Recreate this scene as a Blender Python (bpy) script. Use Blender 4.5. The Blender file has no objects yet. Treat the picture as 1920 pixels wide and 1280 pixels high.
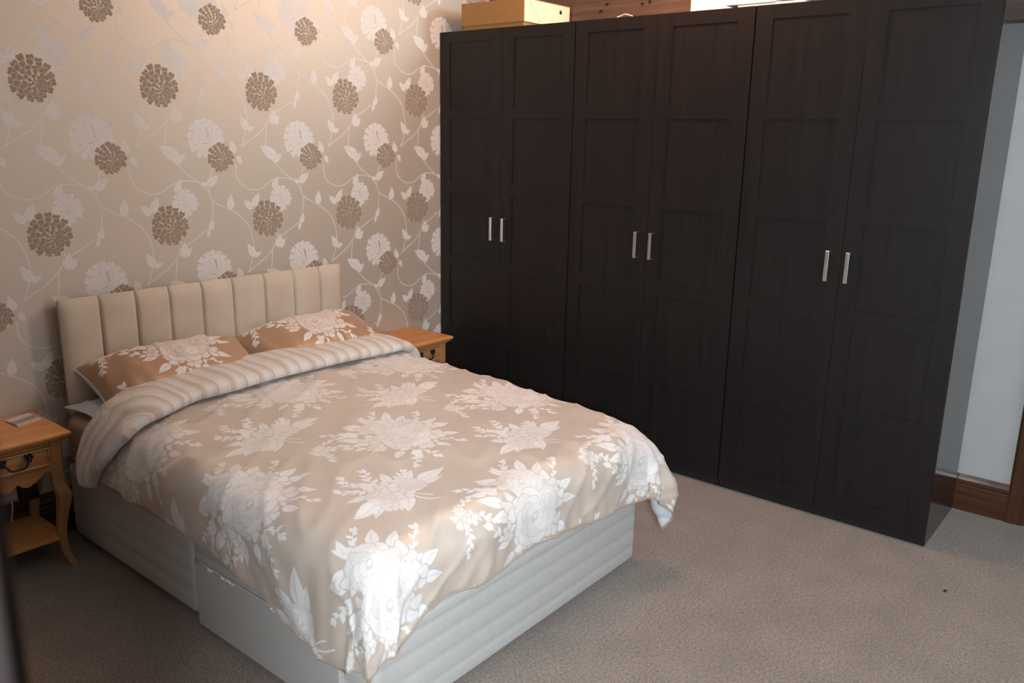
import bpy, bmesh, math, random
import numpy as np
from mathutils import Vector, Matrix, noise
random.seed(7)
S = bpy.context.scene
COL = S.collection
# ------------------------------------------------------------------ camera
CAM = Vector((-3.8138, -3.7178, 1.769))
R_ = ((0.6353052, -0.77205471, 0.01785575), (-0.17526678, -0.16666376, -0.97031168), (0.75210961, 0.61331453, -0.2411979))
cd = bpy.data.cameras.new('camera'); cam = bpy.data.objects.new('camera', cd); COL.objects.link(cam)
cd.sensor_width = 36; cd.lens = 36 * 1557.9 / 1920; cd.clip_start = 0.02
cam.matrix_world = Matrix(((R_[0][0], -R_[1][0], -R_[2][0], CAM[0]), (R_[0][1], -R_[1][1], -R_[2][1], CAM[1]),
                           (R_[0][2], -R_[1][2], -R_[2][2], CAM[2]), (0, 0, 0, 1)))
cd.dof.use_dof = True; cd.dof.focus_distance = 3.6; cd.dof.aperture_fstop = 4.5
S.camera = cam
# ------------------------------------------------------------------ world, lights, exposure
w = bpy.data.worlds.new('world'); S.world = w; w.use_nodes = True
w.node_tree.nodes['Background'].inputs[0].default_value = (0.80, 0.88, 1, 1)
w.node_tree.nodes['Background'].inputs[1].default_value = 0.05

def light(name, kind, loc, power, col, size=0.2, size_y=None, aim=None, spread=None):
    d = bpy.data.lights.new(name, kind); o = bpy.data.objects.new(name, d); COL.objects.link(o)
    o.location = loc; d.energy = power; d.color = col
    if kind == 'AREA':
        d.size = size
        if size_y: d.shape = 'RECTANGLE'; d.size_y = size_y
        if spread: d.spread = spread
    else: d.shadow_soft_size = size
    if aim is not None:
        o.rotation_euler = (Vector(aim) - Vector(loc)).to_track_quat('-Z', 'Y').to_euler()
    return o
light('roof_window_daylight', 'AREA', (0.36, -2.15, 2.70), 66, (0.62, 0.88, 1), 0.34, 1.1, (-1.25, -0.45, 1.30))
light('ceiling_lamp', 'POINT', (-0.38, -1.62, 2.95), 52, (1, 0.46, 0.19), 0.12)
light('hall_daylight', 'AREA', (-4.30, -4.17, 1.95), 168, (0.81, 0.92, 1), 0.36, None, (-1.6, -1.85, 0.6))
light('front_fill', 'AREA', (-0.6, -4.9, 1.6), 18, (0.82, 0.92, 1), 1.3, 1.3, (-0.6, 0, 1.2))  # added cool fill off the front wall; no window stands there
S.view_settings.view_transform = 'Standard'; S.view_settings.look = 'None'
S.view_settings.exposure = 0.0; S.view_settings.gamma = 1.0; S.view_settings.use_curve_mapping = False

# ------------------------------------------------------------------ materials
def lin(*c):
    return tuple((v / 255 / 12.92) if v / 255 <= 0.04045 else ((v / 255 + 0.055) / 1.055) ** 2.4 for v in c) + (1,)

class NT:
    def __init__(s, name):
        s.m = bpy.data.materials.new(name); s.m.use_nodes = True; s.t = s.m.node_tree
        s.b = s.t.nodes['Principled BSDF']
    def n(s, kind, **kw):
        o = s.t.nodes.new(kind)
        for k, v in kw.items():
            if k in o.inputs: o.inputs[k].default_value = v
            else: setattr(o, k, v)
        return o
    def l(s, a, b): s.t.links.new(a, b)
    def set(s, **kw):
        for k, v in kw.items(): s.b.inputs[k.replace('_', ' ')].default_value = v
    def ramp(s, fac, stops, interp='LINEAR'):
        r = s.n('ShaderNodeValToRGB'); r.color_ramp.interpolation = interp
        e = r.color_ramp.elements
        while len(e) < len(stops): e.new(0.5)
        for i, (p, c) in enumerate(stops): e[i].position = p; e[i].color = c
        s.l(fac, r.inputs[0]); return r.outputs[0]
    def mix(s, fac, a, b):
        m = s.n('ShaderNodeMix', data_type='RGBA')
        for i, v in ((0, fac), (6, a), (7, b)):
            if isinstance(v, (tuple, float, int)): m.inputs[i].default_value = v
            else: s.l(v, m.inputs[i])
        return m.outputs[2]
    def fmix(s, fac, a, b):
        m = s.n('ShaderNodeMix', data_type='FLOAT')
        for i, v in ((0, fac), (2, a), (3, b)):
            if isinstance(v, (float, int)): m.inputs[i].default_value = v
            else: s.l(v, m.inputs[i])
        return m.outputs[0]
    def bump(s, h, strength=0.2, dist=0.005):
        b = s.n('ShaderNodeBump'); b.inputs['Strength'].default_value = strength; b.inputs['Distance'].default_value = dist
        s.l(h, b.inputs['Height']); s.l(b.outputs[0], s.b.inputs['Normal'])
    def coords(s, scale=(1, 1, 1), src='Object'):
        c = s.n('ShaderNodeTexCoord'); mp = s.n('ShaderNodeMapping'); mp.inputs['Scale'].default_value = scale
        s.l(c.outputs[src], mp.inputs[0]); return mp.outputs[0]
    def noise(s, vec, scale, detail=3, rough=0.5):
        n = s.n('ShaderNodeTexNoise'); n.inputs['Scale'].default_value = scale; n.inputs['Detail'].default_value = detail
        n.inputs['Roughness'].default_value = rough; s.l(vec, n.inputs['Vector']); return n.outputs[0]

def plain(name, col, rough=0.5, metal=0.0, var=0.06, scale=8, bump=0.0, bscale=300):
    t = NT(name); v = t.coords(); n = t.noise(v, scale)
    a = tuple(c * (1 - var) for c in col[:3]) + (1,); b = tuple(min(1, c * (1 + var)) for c in col[:3]) + (1,)
    t.l(t.ramp(n, [(0.3, a), (0.7, b)]), t.b.inputs['Base Color'])
    t.set(Roughness=rough, Metallic=metal)
    if bump: t.bump(t.noise(v, bscale), bump, 0.002)
    return t.m

def wood(name, c1, c2, axis=2, rough=0.4, knots=False, fine=90, spec=0.5, gb=0.08):
    t = NT(name); sc = [1, 1, 1]; sc[axis] = 0.04
    v = t.coords(tuple(sc))
    n1 = t.noise(v, 22, 4, 0.6); n2 = t.noise(v, fine, 3, 0.6)
    mixn = t.fmix(0.45, n1, n2)
    col = t.ramp(mixn, [(0.33, c1), (0.62, c2)])
    if knots:
        vo = t.n('ShaderNodeTexVoronoi'); sc2 = [1, 1, 1]; sc2[axis] = 0.5
        t.l(t.coords(tuple(sc2)), vo.inputs['Vector']); vo.inputs['Scale'].default_value = 7
        k = t.ramp(vo.outputs['Distance'], [(0.04, (1, 1, 1, 1)), (0.14, (0, 0, 0, 1))])
        col = t.mix(k, col, tuple(c * 0.3 for c in c1[:3]) + (1,))
    t.l(col, t.b.inputs['Base Color']); t.set(Roughness=rough); t.b.inputs['Specular IOR Level'].default_value = spec
    t.bump(mixn, gb, 0.002)
    return t.m

# ------------------------------------------------------------------ printed patterns, drawn as masks
class Canvas:
    """periodic mask (metres); draws polygons, 2x supersampled"""
    def __init__(s, w, h, ppm, chans):
        s.w, s.h = w, h; s.W = int(round(w * ppm)) * 2; s.H = int(round(h * ppm)) * 2
        s.sx = s.W / w; s.sy = s.H / h
        s.a = {c: np.zeros((s.H, s.W), np.float32) for c in chans}
    def poly(s, pts, **vals):
        p = np.array(pts, float) * (s.sx, s.sy)
        x0, y0 = np.floor(p.min(0)).astype(int); x1, y1 = np.ceil(p.max(0)).astype(int)
        X, Y = np.meshgrid(np.arange(x0, x1 + 1) + .5, np.arange(y0, y1 + 1) + .5)
        ins = np.zeros(X.shape, bool)
        q = np.roll(p, -1, 0)
        for (ax, ay), (bx, by) in zip(p, q):
            if ay == by: continue
            ins ^= ((ay > Y) != (by > Y)) & (X < (bx - ax) * (Y - ay) / (by - ay) + ax)
        iy, ix = np.nonzero(ins)
        iy = (iy + y0) % s.H; ix = (ix + x0) % s.W
        for c, v in vals.items(): s.a[c][iy, ix] = v
    def stroke(s, pts, wd, **vals):
        P = smooth(pts, 8)
        for i in range(len(P) - 1):
            a, b = np.array(P[i]), np.array(P[i + 1]); t = b - a; L = np.hypot(*t)
            if L < 1e-9: continue
            n = np.array((-t[1], t[0])) / L * wd / 2; e = t / L * wd * .2
            s.poly([a - e + n, b + e + n, b + e - n, a - e - n], **vals)
    def out(s, c):
        a = s.a[c]; return a.reshape(s.H // 2, 2, s.W // 2, 2).mean((1, 3))

def smooth(pts, k=8):
    P = [np.array(p, float) for p in pts]
    if len(P) < 3: return P
    P = [2 * P[0] - P[1]] + P + [2 * P[-1] - P[-2]]
    o = []
    for i in range(1, len(P) - 2):
        for j in range(k):
            t = j / k; a, b, c, d = P[i - 1:i + 3]
            o.append(0.5 * ((2 * b) + (-a + c) * t + (2 * a - 5 * b + 4 * c - d) * t * t + (-a + 3 * b - 3 * c + d) * t ** 3))
    o.append(P[-2]); return o

def petal_pts(tip, ang, L, W, notch=0.12):
    """heart shaped petal whose tip is at `tip`, pointing along ang"""
    d = np.array((math.cos(ang), math.sin(ang))); n = np.array((-d[1], d[0])); base = np.array(tip) - d * L
    o = []
    T = np.linspace(0, 1, 11)
    hw = W * (T ** 1.05) * np.sqrt(np.maximum(0, 1 - T ** 7.0))
    for t, h in zip(T[:-1], hw[:-1]): o.append(base + d * L * t + n * h)
    o.append(base + d * L * .985 + n * W * 0.58); o.append(base + d * L * 1.02 + n * W * 0.34); o.append(base + d * L * (1 - notch * .55))
    o.append(base + d * L * 1.02 - n * W * 0.34); o.append(base + d * L * .985 - n * W * 0.58)
    for t, h in list(zip(T[:-1], hw[:-1]))[::-1]: o.append(base + d * L * t - n * h)
    return o

def mum(cv, c, r, rnd, ch, gap, rot=0.0, extra=None):
    """chrysanthemum head: rings of heart petals converging low on the right"""
    c = np.array(c, float); C = c + np.array((0.24 * r, -0.26 * r)); extra = extra or {}
    for k, (f, n, ln, wd) in enumerate([(1.0, 15, .40, .185), (.83, 14, .36, .165), (.66, 12, .33, .15), (.50, 10, .30, .135), (.35, 8, .26, .115), (.21, 6, .20, .09), (.09, 3, .14, .07)]):
        off = rnd.random(); ck = c + (C - c) * (1 - f)
        for i in range(n):
            a = rot + 2 * math.pi * (i + off + rnd.uniform(-.12, .12)) / n
            if k < 2 and abs(((a + .80 + math.pi) % (2 * math.pi)) - math.pi) < .20: continue
            tip = ck + f * r * rnd.uniform(.93, 1.04) * np.array((math.cos(a), math.sin(a)))
            dv = tip - C; ang = math.atan2(dv[1], dv[0]); sc = .8 + .25 * min(1.3, np.hypot(*dv) / r)
            p = petal_pts(tip, ang + rnd.uniform(-.1, .1), min(ln * r * sc * 1.15, np.hypot(*dv) + .02 * r), wd * r * sc * 1.12, .10)
            ctr = np.mean(p, 0); q = [ctr + (np.array(v) - ctr) * 1.12 for v in p]
            cv.poly(q, **{ch: gap}, **{e: 0 for e in extra})
            cv.poly(p, **{ch: 1.0}, **{e: 0 for e in extra})

def leaf(cv, base, tip, ch, wd=.36, vein=None, serr=0.0, **ex):
    b = np.array(base, float); t = np.array(tip, float); d = t - b; L = np.hypot(*d); n = np.array((-d[1], d[0]))
    T = np.linspace(0, 1, 15); h = wd * np.sin(np.pi * T ** .72) ** .9 * (1 - .25 * T)
    if serr: h = h * (1 + serr * np.where(np.arange(15) % 3 == 0, 1, -.3)); h[0] = h[-1] = 0
    p = [b + d * q + n * w_ for q, w_ in zip(T, h)] + [b + d * q - n * w_ for q, w_ in list(zip(T, h))[::-1]]
    cv.poly(p, **{ch: 1.0}, **ex)
    if vein is not None: cv.stroke([b, b + d * .5 + n * .03, b + d * .88], L * .035, **{ch: vein})

def blob(c, r, k, amp, ph, sq=1.0, rot=0.0):
    o = []
    for i in range(28):
        a = 2 * math.pi * i / 28; rr = r * (1 + amp * math.sin(k * a + ph))
        x, y = rr * math.cos(a), rr * math.sin(a) * sq
        o.append((c[0] + x * math.cos(rot) - y * math.sin(rot), c[1] + x * math.sin(rot) + y * math.cos(rot)))
    return o

def rose(cv, c, r, rnd, ch='w', gap=.22):
    c = np.array(c)
    for f, n, pr in ((.62, 7, .46), (.42, 6, .36), (.22, 4, .27)):
        off = rnd.random()
        for i in range(n):
            a = 2 * math.pi * (i + off) / n; q = c + r * f * np.array((math.cos(a), math.sin(a)))
            k = rnd.uniform(0, 6)
            cv.poly(blob(q, r * pr * 1.07, 3, .08, k, .8, a + 1.57), **{ch: gap})
            cv.poly(blob(q, r * pr, 3, .08, k, .8, a + 1.57), **{ch: rnd.uniform(.64, 1.0)})
            cv.stroke([q + r * .1 * np.array((math.cos(a + 1), math.sin(a + 1))), q + r * pr * .6 * np.array((math.cos(a), math.sin(a)))], r * .03, **{ch: .72})
    cv.poly(blob(c, r * .17, 2, .2, 0), **{ch: .35}); cv.poly(blob(c + r * .03, r * .10, 2, .2, 1), **{ch: .95})

def blossom(cv, c, r, rnd, ch='w', gap=.12, n=5):
    c = np.array(c); off = rnd.random() * 6
    for i in range(n):
        a = off + 2 * math.pi * i / n; q = c + r * .55 * np.array((math.cos(a), math.sin(a)))
        cv.poly(blob(q, r * .52, 3, .10, a, .85, a), **{ch: gap}); cv.poly(blob(q, r * .44, 3, .14, a, .8, a), **{ch: rnd.uniform(.75, 1.0)})
    cv.poly(blob(c, r * .2, 5, .2, 0), **{ch: .4})

def sprig(cv, p0, p1, n, ln, rnd, ch='w'):
    p0, p1 = np.array(p0, float), np.array(p1, float); d = p1 - p0; L = np.hypot(*d); u = d / L; nn = np.array((-u[1], u[0]))
    pts = [p0, p0 + d * .5 + nn * L * .12, p1]; cv.stroke(pts, .0035, **{ch: 1.0})
    P = smooth(pts, 10)
    for i in range(n):
        q = P[int((i + .6) / n * (len(P) - 1))]; sd = 1 if i % 2 else -1; a = math.atan2(u[1], u[0]) + sd * rnd.uniform(.5, .95)
        leaf(cv, q, q + ln * rnd.uniform(.75, 1.15) * np.array((math.cos(a), math.sin(a))), ch, .30)
    leaf(cv, P[-2], P[-1] + u * ln * .8, ch, .3)

def to_image(name, r, g=None, b=None):
    H, W = r.shape; z = np.zeros_like(r)
    px = np.stack([r, g if g is not None else z, b if b is not None else z, np.ones_like(r)], -1).astype(np.float32)
    im = bpy.data.images.new(name, W, H); im.colorspace_settings.name = 'Non-Color'
    im.pixels.foreach_set(px.ravel()); im.update(); im.pack(); return im

# wallpaper tile, 0.5355 x 0.628 m, positions measured on the wall (x + 0.80, z - 1.0)
PX, PZ = 0.5355, 0.628
def wallpaper_image():
    rnd = random.Random(3); cv = Canvas(PX, PZ, 1150, ('w', 'n'))
    O = np.array((-0.80, 1.0)); A = lambda p: O + np.array(p)
    vines = [[(.068, .671), (.119, .613), (.163, .567), (.223, .524), (.269, .482), (.292, .433), (.348, .401), (.413, .367), (.472, .315), (.5, .25), (.507, .174), (.485, .099), (.4685, .061)],
             [(-.104, .605), (-.103, .549), (-.076, .504), (-.02, .477), (.039, .483), (.092, .516), (.146, .532), (.208, .525), (.223, .522)],
             [(.329, .617), (.296, .57), (.283, .517), (.277, .476)], [(.292, .433), (.287, .373), (.273, .314), (.256, .284)],
             [(-.067, .061), (-.021, .091), (.04, .127), (.084, .171), (.12, .216), (.183, .253), (.248, .291)],
             [(.084, .171), (.078, .112), (.068, .043)], [(.12, .216), (.109, .264), (.089, .301)]]
    for v in vines: cv.stroke([A(p) for p in v], .0052, w=.85)
    for b, t in [((.134, .636), (.04, .693)), ((.111, .613), (.168, .655)), ((.13, .806), (.131, .874)), ((-.025, .768), (-.064, .835)),
                 ((-.029, .768), (.015, .785)), ((.269, .918), (.291, .968)), ((.266, .918), (.255, .882)), ((-.107, .654), (-.125, .720)),
                 ((-.091, .645), (-.070, .600)), ((.519, 1.020), (.553, 1.088)), ((.513, 1.010), (.463, 1.055)), ((.387, 1.012), (.394, 1.087)),
                 ((.27, .505), (.332, .552)), ((.27, .503), (.238, .524)), ((.108, .475), (.135, .540)), ((.13, .80), (.105, .85)), ((.13, .80), (.165, .845))]:
        leaf(cv, A(b), A(t), 'w', .29, .45, .07)
    mum(cv, A((.280, .727)), .094, rnd, 'w', .42, .3)
    mum(cv, A((.150, .426)), .066, rnd, 'w', .42, 1.3)
    mum(cv, (-1.272, 1.955 - PZ), .094, rnd, 'n', 0.0, .0, ('w',))
    mum(cv, (-.985, 1.637), .070, rnd, 'n', 0.0, 2.0, ('w',))
    return to_image('wallpaper_print', cv.out('w'), cv.out('n'))

# bedding tile 0.67 x 0.70 m
BX, BY = 0.69, 0.70
def bedding_image():
    rnd = random.Random(11); cv = Canvas(BX, BY, 1250, ('w',))
    def lf(x, y, a, L, wd=.25): leaf(cv, (x, y), (x + L * math.cos(a), y + L * math.sin(a)), 'w', wd, .5)
    # large bouquet around (0,0)
    for x, y, a, L in [(-.13, .06, 2.6, .10), (-.12, .02, 3.0, .09), (-.12, .10, 2.2, .09), (.02, .16, 1.9, .09), (.07, .15, .9, .09), (-.04, .16, 2.4, .08),
                       (.16, .02, .2, .08), (.16, -.02, -.2, .08), (-.10, -.12, 3.7, .08), (-.06, -.15, 4.2, .08), (.04, -.16, 4.9, .07), (.12, -.10, -.6, .08),
                       (-.13, -.06, 3.3, .07), (.10, .11, .6, .08), (-.16, .12, 2.8, .06), (-.09, .15, 1.8, .07), (.0, .20, 1.2, .06)]:
        lf(x, y, a, L)
    sprig(cv, (-.08, -.06), (-.235, .02), 7, .034, rnd); sprig(cv, (.13, -.01), (.225, .13), 8, .032, rnd)
    sprig(cv, (-.06, -.12), (-.15, -.24), 8, .030, rnd); sprig(cv, (-.07, .12), (-.20, .20), 8, .034, rnd); sprig(cv, (.05, -.13), (.13, -.21), 6, .028, rnd)
    sprig(cv, (-.05, -.15), (-.04, -.25), 6, .028, rnd); sprig(cv, (.03, .17), (.09, .25), 6, .030, rnd)
    for c, r in [((-.095, .035), .055), ((.105, .065), .055), ((.135, -.005), .045), ((-.06, -.09), .05), ((.095, -.085), .055), ((-.05, .13), .05), ((.0, -.14), .04), ((-.14, -.03), .035)]:
        blossom(cv, c, r, rnd)
    rose(cv, (.015, .105), .085, rnd); rose(cv, (.0, -.03), .105, rnd); rose(cv, (.085, .005), .05, rnd)
    # flat spray of roses half a repeat away
    c0 = np.array((.345, .345))
    for dx, dy, a, L in [(-.10, -.02, 3.35, .12), (-.08, -.03, 3.7, .10), (.12, .02, .05, .13), (.10, 0, -.2, .10), (.03, .07, 1.2, .08), (-.03, .07, 2.0, .08), (.0, -.05, 4.0, .11),
                         (-.09, .03, 2.8, .08), (.09, .05, .6, .08), (-.05, -.05, 4.3, .07)]:
        lf(c0[0] + dx, c0[1] + dy, a, L)
    cv.stroke([c0 + (.01, -.04), c0 + (.02, -.10), c0 + (.05, -.15)], .007, w=1.0); cv.stroke([c0 + (.02, -.05), c0 + (.05, -.09), c0 + (.06, -.11)], .006, w=1.0)
    cv.stroke([c0 + (-.01, .05), c0 + (-.03, .12), c0 + (-.10, .16)], .006, w=1.0)
    sprig(cv, c0 + (-.02, .06), c0 + (-.13, .13), 9, .034, rnd); sprig(cv, c0 + (-.01, .06), c0 + (.03, .19), 8, .032, rnd); sprig(cv, c0 + (-.05, .1), c0 + (-.07, .2), 7, .03, rnd)
    sprig(cv, c0 + (.06, .05), c0 + (.13, .10), 6, .03, rnd)
    rose(cv, c0 + (-.06, -.005), .062, rnd); rose(cv, c0 + (.065, .012), .064, rnd); blossom(cv, c0 + (0, .045), .045, rnd); blossom(cv, c0 + (.005, -.035), .04, rnd); blossom(cv, c0 + (-.09, -.07), .03, rnd)
    # small blossom sprig
    c1 = np.array((.365, .075))
    sprig(cv, c1, c1 + (.13, -.05), 10, .028, rnd); sprig(cv, c1 + (.0, .0), c1 + (.10, .06), 8, .026, rnd); sprig(cv, c1, c1 + (-.02, -.10), 8, .026, rnd)
    blossom(cv, c1, .035, rnd); blossom(cv, c1 + (.045, -.005), .028, rnd); blossom(cv, c1 + (.02, .03), .022, rnd)
    a = cv.out('w'); rs = np.random.RandomState(5); h, w_ = a.shape
    n = np.kron(rs.rand(h // 25 + 1, w_ // 7 + 1), np.ones((25, 7)))[:h, :w_]
    return to_image('bedding_print', (a * (.91 + .09 * n)).astype(np.float32))

IM_WALL = wallpaper_image(); IM_BED = bedding_image()

def mat_wallpaper():
    t = NT('wallpaper'); uv = t.n('ShaderNodeTexCoord'); im = t.n('ShaderNodeTexImage', image=IM_WALL); t.l(uv.outputs['UV'], im.inputs[0])
    sp = t.n('ShaderNodeSeparateColor'); t.l(im.outputs[0], sp.inputs[0])
    v = t.coords(); v2 = t.coords((60, 1, 60 * .25)); weave = t.noise(v2, 9, 2)
    bg = t.ramp(weave, [(0.35, (.56, .485, .405, 1)), (0.65, (.605, .53, .445, 1))])
    c = t.mix(sp.outputs[1], bg, (.305, .235, .180, 1)); c = t.mix(sp.outputs[0], c, (.68, .655, .63, 1))
    t.l(c, t.b.inputs['Base Color'])
    pr = t.n('ShaderNodeMath', operation='MAXIMUM'); t.l(sp.outputs[0], pr.inputs[0]); t.l(sp.outputs[1], pr.inputs[1])
    t.l(t.fmix(pr.outputs[0], 0.60, 0.8), t.b.inputs['Roughness']); t.l(t.fmix(pr.outputs[0], 0.46, 0.0), t.b.inputs['Metallic'])
    t.l(t.fmix(pr.outputs[0], 0.75, 0.15), t.b.inputs['Specular IOR Level'])
    t.bump(weave, .05, .001); return t.m

def mat_satin(name, tan=(.55, .455, .38), off=(0, 0)):
    t = NT(name); uv = t.n('ShaderNodeTexCoord'); mp = t.n('ShaderNodeMapping'); mp.inputs['Location'].default_value = (off[0], off[1], 0)
    t.l(uv.outputs['UV'], mp.inputs[0]); im = t.n('ShaderNodeTexImage', image=IM_BED); t.l(mp.outputs[0], im.inputs[0])
    sp = t.n('ShaderNodeSeparateColor'); t.l(im.outputs[0], sp.inputs[0]); k = sp.outputs[0]
    v = t.coords(); n = t.noise(v, 5, 3)
    base = t.ramp(n, [(.3, tuple(c * .96 for c in tan) + (1,)), (.7, tuple(c * 1.04 for c in tan) + (1,))])
    t.l(t.mix(k, base, (.76, .735, .72, 1)), t.b.inputs['Base Color'])
    t.l(t.fmix(k, .40, .62), t.b.inputs['Roughness']); t.l(t.fmix(k, .7, .3), t.b.inputs['Specular IOR Level'])
    t.set(Sheen_Weight=.25, Sheen_Roughness=.4)
    t.bump(k, .12, .002); return t.m

def mat_stripe():
    t = NT('striped_cotton'); uv = t.n('ShaderNodeTexCoord'); sx = t.n('ShaderNodeSeparateXYZ'); t.l(uv.outputs['UV'], sx.inputs[0])
    m = t.n('ShaderNodeMath', operation='MULTIPLY'); t.l(sx.outputs[0], m.inputs[0]); m.inputs[1].default_value = 1 / .145
    f = t.n('ShaderNodeMath', operation='FRACT'); t.l(m.outputs[0], f.inputs[0])
    iv = (.68, .65, .62, 1); be = (.52, .43, .36, 1); md = (.60, .535, .48, 1)
    col = t.ramp(f.outputs[0], [(0, iv), (.12, md), (.17, iv), (.22, be), (.40, md), (.46, iv), (.62, md), (.65, iv), (.68, be), (.71, iv), (.74, be), (.84, iv)], 'CONSTANT')
    n = t.noise(t.coords(), 40, 3)
    md_ = t.n('ShaderNodeMath', operation='MULTIPLY'); t.l(n, md_.inputs[0]); md_.inputs[1].default_value = .35
    t.l(t.mix(md_.outputs[0], col, iv), t.b.inputs['Base Color']); t.set(Roughness=.8, Sheen_Weight=.2)
    t.b.inputs['Specular IOR Level'].default_value = .2
    t.bump(t.noise(t.coords(), 18, 4), .35, .01); return t.m

def mat_carpet():
    t = NT('carpet'); v = t.coords(); n1 = t.noise(v, 190, 2, .7); n2 = t.noise(v, 5, 3); n3 = t.noise(v, 85, 2)
    a = t.fmix(.35, n1, n3)
    c = t.ramp(a, [(.33, (.100, .075, .058, 1)), (.5, (.242, .187, .150, 1)), (.68, (.41, .33, .272, 1))])
    k = t.ramp(n2, [(.35, (.86, .85, .85, 1)), (.65, (1.0, 1, 1, 1))]); mm = t.n('ShaderNodeMix', data_type='RGBA', blend_type='MULTIPLY'); mm.inputs[0].default_value = 1
    t.l(c, mm.inputs[6]); t.l(k, mm.inputs[7]); t.l(mm.outputs[2], t.b.inputs['Base Color'])
    t.set(Roughness=.95, Sheen_Weight=.3); t.b.inputs['Specular IOR Level'].default_value = .1
    t.bump(a, .9, .006); return t.m

def mat_beam():
    m = wood('old_beam', (.055, .028, .019, 1), (.14, .078, .054, 1), 1, .5, True, 60); return m

M = dict(
    wallpaper=mat_wallpaper(), carpet=mat_carpet(), satin=mat_satin('satin_floral'), satin_shade=mat_satin('satin_floral_shaded', (.40, .235, .14), (.42, .63)), stripe=mat_stripe(),  # pillow satin is the duvet cloth with shade put into a darker tan
    white_wall=plain('white_plaster', (.42, .41, .40, 1), .85, var=.03, bump=.05, bscale=120), tan_wall=plain('grey_plaster', (.30, .29, .29, 1), .85, var=.03), beam_glare=plain('beam_glare_white', (.82, .81, .79, 1), .8, var=.02), ceiling=plain('ceiling_paint', (.72, .71, .69, 1), .9, var=.02),
    wenge=wood('black_brown_foil', (.0085, .0066, .0066, 1), (.0150, .0115, .0112, 1), 2, .45, False, 130, .24, .04),
    wenge_side=wood('black_brown_side', (.013, .0105, .0105, 1), (.017, .0135, .013, 1), 2, .16, False, 130, .55, .0),
    plinth=plain('black_plinth', (.007, .006, .006, 1), .85),
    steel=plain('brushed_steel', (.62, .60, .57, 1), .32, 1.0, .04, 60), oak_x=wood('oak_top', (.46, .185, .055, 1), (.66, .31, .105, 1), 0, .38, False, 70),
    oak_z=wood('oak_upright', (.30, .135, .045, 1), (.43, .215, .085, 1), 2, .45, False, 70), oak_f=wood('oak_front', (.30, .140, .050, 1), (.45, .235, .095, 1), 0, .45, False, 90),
    iron=plain('black_iron', (.018, .016, .016, 1), .45, .6), headb=plain('beige_suede', (.56, .475, .38, 1), .9, var=.07, scale=7, bump=.12, bscale=260),
    divan=plain('grey_beige_damask', (.47, .455, .43, 1), .75, var=.03, scale=30, bump=.08, bscale=500), sheet=plain('tan_sheet', (.43, .30, .21, 1), .7, var=.04),
    lining=plain('grey_white_lining', (.60, .60, .63, 1), .8, var=.04), caster=plain('bronze_caster', (.10, .055, .04, 1), .3, .7),
    red_oak=wood('mahogany_stain', (.034, .012, .006, 1), (.095, .034, .013, 1), 1, .32, True, 50), red_oak_x=wood('mahogany_stain_x', (.030, .012, .007, 1), (.075, .030, .014, 1), 0, .38, False, 50),
    red_oak_z=wood('mahogany_stain_z', (.036, .012, .006, 1), (.095, .033, .012, 1), 2, .32, False, 50), jamb=wood('dark_jamb', (.005, .003, .003, 1), (.010, .006, .005, 1), 2, .6, False, 50, .2),
    jamb_trim=wood('dark_jamb_trim', (.012, .005, .003, 1), (.028, .011, .006, 1), 2, .5, False, 50, .2),
    beam=mat_beam(), card=plain('cardboard', (.30, .150, .045, 1), .75, var=.05, scale=20), card_lit_pale=plain('cardboard_lit_pale', (.74, .62, .40, 1), .75, var=.05, scale=20),  # pale card colour holds the skylight on the box end; string shares it
    hole=plain('dark_hole', (.01, .008, .006, 1), .9), plastic=plain('white_plastic', (.66, .67, .68, 1), .35), black_p=plain('black_plastic', (.015, .015, .016, 1), .4),
    paper=plain('white_paper', (.80, .80, .78, 1), .7), torn=plain('torn_white_cloth', (.72, .74, .70, 1), .9))

def mat_tile():
    t = NT('seaside_picture'); uv = t.n('ShaderNodeTexCoord'); sx = t.n('ShaderNodeSeparateXYZ'); t.l(uv.outputs['UV'], sx.inputs[0])
    n = t.noise(t.coords(src='UV'), 7, 4); ad = t.n('ShaderNodeMath', operation='MULTIPLY_ADD'); t.l(n, ad.inputs[0]); ad.inputs[1].default_value = .22; t.l(sx.outputs[1], ad.inputs[2])
    c = t.ramp(ad.outputs[0], [(0, (.62, .52, .42, 1)), (.30, (.60, .50, .42, 1)), (.36, (.10, .08, .10, 1)), (.46, (.42, .36, .42, 1)), (.58, (.16, .11, .13, 1)), (.68, (.50, .44, .50, 1)), (.9, (.62, .58, .62, 1))])
    t.l(c, t.b.inputs['Base Color']); t.set(Roughness=.3); return t.m
M['tile'] = mat_tile()

# ------------------------------------------------------------------ geometry helpers
ORG = {}
def org(p): return ORG.get(p.name, Vector((0, 0, 0))) if p else Vector((0, 0, 0))

def link(name, me, mat, parent):
    o = bpy.data.objects.new(name, me); COL.objects.link(o)
    for m in (mat if isinstance(mat, (list, tuple)) else [mat]): me.materials.append(m)
    if parent: o.parent = parent
    ORG[o.name] = org(parent).copy(); return o

def mesh(name, V, F, mat, parent=None, smooth_=False, uv=None, origin=None):
    """V in world metres; stored relative to the parent's origin (or to origin=)"""
    og = org(parent) if parent else (Vector(origin) if origin is not None else Vector((0, 0, 0)))
    me = bpy.data.meshes.new(name); me.from_pydata([tuple(Vector(v) - og) for v in V], [], F)
    if uv is not None:
        l = me.uv_layers.new(name='UVMap'); u = np.array(uv, np.float32)
        vi = np.zeros(len(me.loops), np.int32); me.loops.foreach_get('vertex_index', vi); l.data.foreach_set('uv', u[vi].ravel())
    if smooth_: me.polygons.foreach_set('use_smooth', [True] * len(me.polygons))
    me.update(); o = link(name, me, mat, parent)
    if not parent and origin is not None: o.location = og; ORG[o.name] = og.copy()
    return o

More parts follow.
